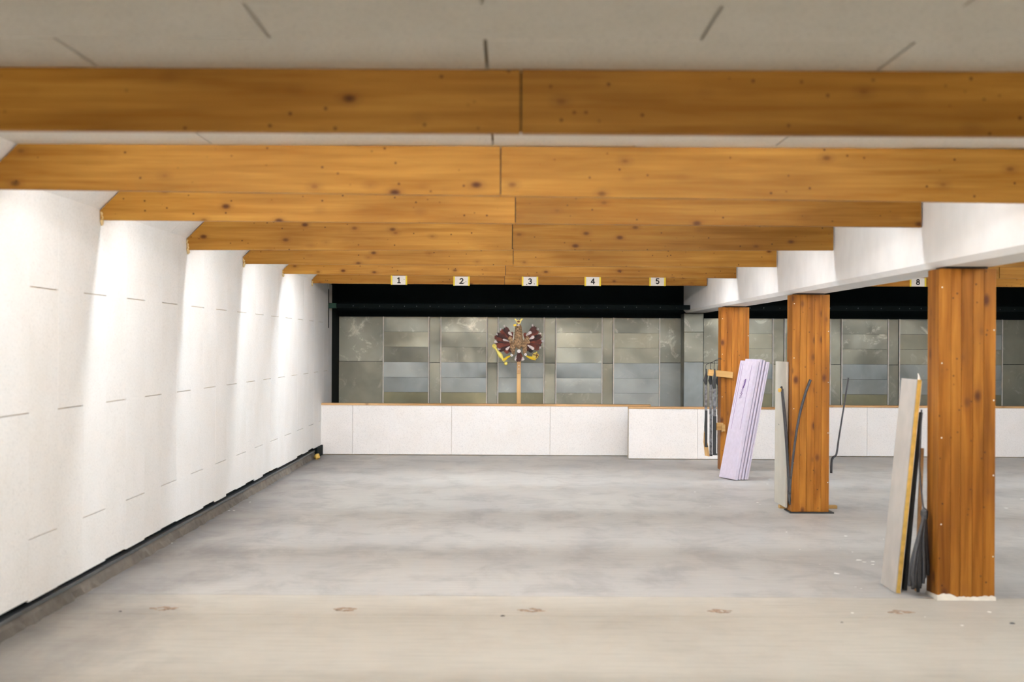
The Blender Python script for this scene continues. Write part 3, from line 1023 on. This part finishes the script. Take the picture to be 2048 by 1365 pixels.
bird = empty('bird_target', (org.x, BDp, 0), label='feathered heraldic bird with crown and sceptre on a pale wooden pole', cat='bird target')
px0, px1 = bp(731, 1180), bp(829, 1180)
zsp = at(1037, 747, BDp).z
box(px0.x, px1.x, BDp + 0.03, BDp + 0.075, 0.002, zsp + 0.02).build('pole', 'pole', bird, bevel=0.003)
ba = box(px0.x, px1.x, BDp + 0.0, BDp + 0.03, zsp, org.z + 0.08).build('pole_splice', 'cap', bird, bevel=0.003)
for cy in (1255, 1345):
    MB().ball(bp(780, cy, -0.002), 0.008, 8, 5, sy=.5).build('screw', 'screw', bird)
random.seed(17)


def loft(sections, y, depth, seg=14, jit=0.006):
    """stack of ellipses: (cx, cy, half width)"""
    vs, fs = [], []
    for cx, cy, hw in sections:
        c = bp(cx, cy, y)
        for k in range(seg):
            t = 2 * math.pi * k / seg
            r = hw * PX * BDp / F
            vs.append(c + Vector((math.cos(t) * r + random.uniform(-jit, jit), math.sin(t) * min(depth, r) + random.uniform(-jit, jit), random.uniform(-jit, jit))))
    for i in range(len(sections) - 1):
        for k in range(seg):
            a, b = i * seg + k, i * seg + (k + 1) % seg
            fs.append((a, b, b + seg, a + seg))
    fs += [tuple(range(seg)), tuple(len(vs) - 1 - k for k in range(seg))]
    return MB().add(vs, fs)


def fine(secs, m=4):
    out = []
    for a, b in zip(secs[:-1], secs[1:]):
        for k in range(m):
            t = k / m
            out.append(tuple(p + (q - p) * t for p, q in zip(a, b)))
    return out + [secs[-1]]


loft(fine([(765, 240, 50), (765, 280, 72), (770, 340, 84), (772, 430, 92), (770, 520, 100), (768, 600, 108), (775, 680, 140), (778, 740, 118), (780, 800, 70), (780, 850, 26)]),
     -0.02, 0.06, 16, 0.005).build('body', 'chip', bird)
loft(fine([(700, 640, 40), (655, 720, 82), (630, 800, 74), (630, 880, 55), (645, 945, 40), (640, 990, 22)]), -0.01, 0.05, 12, .005).build('thigh', 'chip', bird)
loft(fine([(850, 640, 40), (905, 720, 74), (920, 800, 66), (925, 880, 50), (920, 945, 46), (940, 985, 22)]), -0.01, 0.05, 12, .005).build('thigh', 'chip', bird)
MB().prism([(q.x, q.z) for q in (bp(640, 240), bp(650, 292), bp(715, 285), bp(722, 225))], BDp - .05, BDp - .01).build('beak', 'gold', bird, bevel=.004)
MB().ball(bp(755, 255, -.065), 0.022, 8, 6, sx=1.2, sy=.4, sz=.8).build('face_patch', 'plume', bird)
MB().ball(bp(740, 230, -.07), 0.009, 8, 6).build('eye', 'ink', bird)
# crown
cro = [(665, 105), (700, 100), (745, 150), (765, 115), (790, 150), (835, 98), (885, 98), (850, 135), (810, 220), (735, 220), (705, 150)]
cw = MB().prism([(q.x, q.z) for q in [bp(x, y) for x, y in reversed(cro)]], BDp - .04, BDp - .015).build('crown', 'pale_gold', bird)
cri = [(715, 140), (750, 165), (768, 140), (800, 165), (815, 150), (798, 196), (740, 196)]
MB().prism([(q.x, q.z) for q in [bp(x, y) for x, y in reversed(cri)]], BDp - .046, BDp - .035).build('crown_lining', 'feather_red', bird)


def feather(a, b, hw, mat, name, y, parent, notch=True):
    """leaf shaped feather from root a to tip b (crop pixels)"""
    a, b = Vector(a), Vector(b)
    d = b - a
    L = d.length
    d.normalize()
    nrm = Vector((-d.y, d.x))
    prof = [(0, .18), (.2, .5), (.45, .85), (.7, 1), (.86, .95), (.95, .66)]
    ptsL = [a + d * L * t + nrm * hw * w_ * random.uniform(.88, 1.1) for t, w_ in prof]
    ptsR = [a + d * L * t - nrm * hw * w_ * random.uniform(.88, 1.1) for t, w_ in prof]
    tip = [b]
    if notch:
        tip = [b + nrm * hw * .35, b - d * L * .06, b - nrm * hw * .3 - d * L * .02]
    ring = [bp(p.x, p.y) for p in ptsL + tip + list(reversed(ptsR))]
    c0 = bp(*(a + d * L * .5))
    n_ = len(ring)
    th = 0.008
    vs = [Vector((p.x, BDp + y + th * .4, p.z)) for p in ring] + [Vector((p.x, BDp + y + th, p.z)) for p in ring]
    vs += [Vector((c0.x, BDp + y - th, c0.z)), Vector((c0.x, BDp + y + th * 1.2, c0.z))]
    fs = []
    for i in range(n_):
        j = (i + 1) % n_
        fs += [(i, j, 2 * n_), (j + n_, i + n_, 2 * n_ + 1), (i, i + n_, j + n_, j)]
    return MB().add(vs, fs).build(name, mat, parent)


lw = empty('wing', (org.x, BDp, org.z)); hang(lw, bird)
rw = empty('wing', (org.x, BDp, org.z)); hang(rw, bird)
lt = [((600, 640), (600, 420), 42), ((600, 640), (430, 305), 75), ((590, 650), (320, 370), 62), ((590, 670), (215, 470), 62), ((590, 690), (160, 550), 58), ((590, 710), (185, 690), 66),
      ((590, 730), (215, 770), 62), ((600, 750), (270, 880), 62), ((610, 760), (430, 945), 66), ((620, 780), (545, 935), 48)]
rt = [((940, 640), (930, 440), 40), ((950, 640), (1195, 285), 72), ((960, 650), (1260, 390), 62), ((960, 670), (1350, 520), 64), ((960, 690), (1365, 660), 62), ((960, 700), (1350, 740), 60),
      ((950, 720), (1290, 850), 64), ((950, 740), (1120, 930), 62), ((945, 760), (1010, 900), 48)]
for lst, wg in ((lt, lw), (rt, rw)):
    for k, (a, b, hw) in enumerate(lst):
        feather(a, b, hw, 'feather' if k % 2 else 'feather_red', 'feather', 0.012 + 0.004 * (k % 3), wg)
pl_l = [((610, 520), (520, 425), 36), ((540, 660), (380, 610), 26), ((250, 690), (165, 660), 34), ((560, 780), (455, 875), 32), ((330, 400), (325, 335), 20), ((440, 310), (405, 255), 20), ((245, 510), (225, 460), 20), ((330, 850), (265, 860), 18)]
pl_r = [((955, 515), (1090, 420), 40), ((1040, 610), (1160, 535), 38), ((990, 750), (1155, 860), 38), ((1130, 300), (1110, 235), 20), ((1240, 370), (1270, 345), 20), ((1290, 480), (1335, 455), 22), ((1330, 650), (1385, 660), 26), ((1280, 830), (1325, 810), 24)]
for lst, wg in ((pl_l, lw), (pl_r, rw)):
    for a, b, hw in lst:
        feather(a, b, hw, 'plume', 'plume', -0.006, wg, False)
for a, b, hw in (((640, 650), (520, 560), 52), ((640, 700), (540, 660), 46), ((900, 650), (1030, 560), 56), ((900, 690), (1050, 660), 52)):
    feather(a, b, hw, 'chip', 'covert', 0.0, lw if a[0] < 700 else rw)
tl = empty('tail', (org.x, BDp, org.z)); hang(tl, bird)
feather((775, 880), (770, 1175), 62, 'feather', 'tail_feather', -0.006, tl)
feather((800, 900), (850, 1120), 46, 'feather_red', 'tail_feather', 0.0, tl)
feather((715, 1010), (705, 1145), 36, 'plume', 'plume', -0.001, tl, False)
feather((850, 1000), (880, 1140), 42, 'plume', 'plume', 0.003, tl, False)
for cx, cy, r in ((780, 903, 44), (600, 1005, 32), (943, 985, 32)):
    rr = r * PX * BDp / F
    c = bp(cx, cy, -0.09)
    dsk = MB().tube([c, c + Vector((0, 0.03, 0))], rr, 16).build('disc', 'disc', bird)
    MB().ball(c, rr * (.25 if r > 40 else .22), 8, 5, sy=.3).build('pin', 'plume' if r > 40 else 'ink', dsk)
# sceptre and its claw
a, b = bp(165, 780, -.05), bp(455, 1210, -.05)
prof = [(0, .03), (.03, .034), (.08, .036), (.11, .02), (.16, .016), (.28, .018), (.4, .032), (.52, .04), (.62, .032), (.7, .02), (.78, .026), (.82, .02), (.88, .018)]
scp = MB().tube([a.lerp(b, t) for t, _ in prof], [r * .9 for _, r in prof], 10).build('sceptre', 'pale_gold', bird, smooth=True)
MB().ball(b, 0.028, 10, 7).build('sceptre_ball', 'pale_gold', scp, smooth=True)
for dx, dz in ((-22, -18), (22, -22), (0, -32), (-24, 10), (26, 6)):
    MB().ball(bp(165 + dx, 775 + dz, -.05), 0.014, 8, 6).build('sceptre_petal', 'pale_gold', scp)
MB().tube([bp(560, 1020, -.04), bp(500, 1050, -.05), bp(430, 1105, -.06), bp(385, 1110, -.07)], [.012, .016, .022, .012], 8).build('claw', 'gold', bird)
MB().tube([bp(960, 1020, -.04), bp(1030, 1055, -.05), bp(1120, 1080, -.05), bp(1200, 1100, -.05)], [.010, .018, .026, .02], 8).build('claw', 'gold', bird)
ob = MB().ball(bp(1190, 1015, -.05), 0.05, 12, 8, sz=.95, jit=.05).build('orb', 'pale_gold', bird)
MB().tube([bp(1125, 985, -.105), bp(1190, 1000, -.112), bp(1225, 1000, -.10), bp(1260, 1030, -.075)], 0.007, 6).build('orb_band', 'feather_red', ob)
MB().tube([bp(1225, 950, -.088), bp(1222, 1000, -.103), bp(1205, 1060, -.095)], 0.007, 6).build('orb_band', 'feather_red', ob)
MB().ball(bp(1215, 935, -.05), 0.013, 8, 6).build('orb_knob', 'pale_gold', ob)
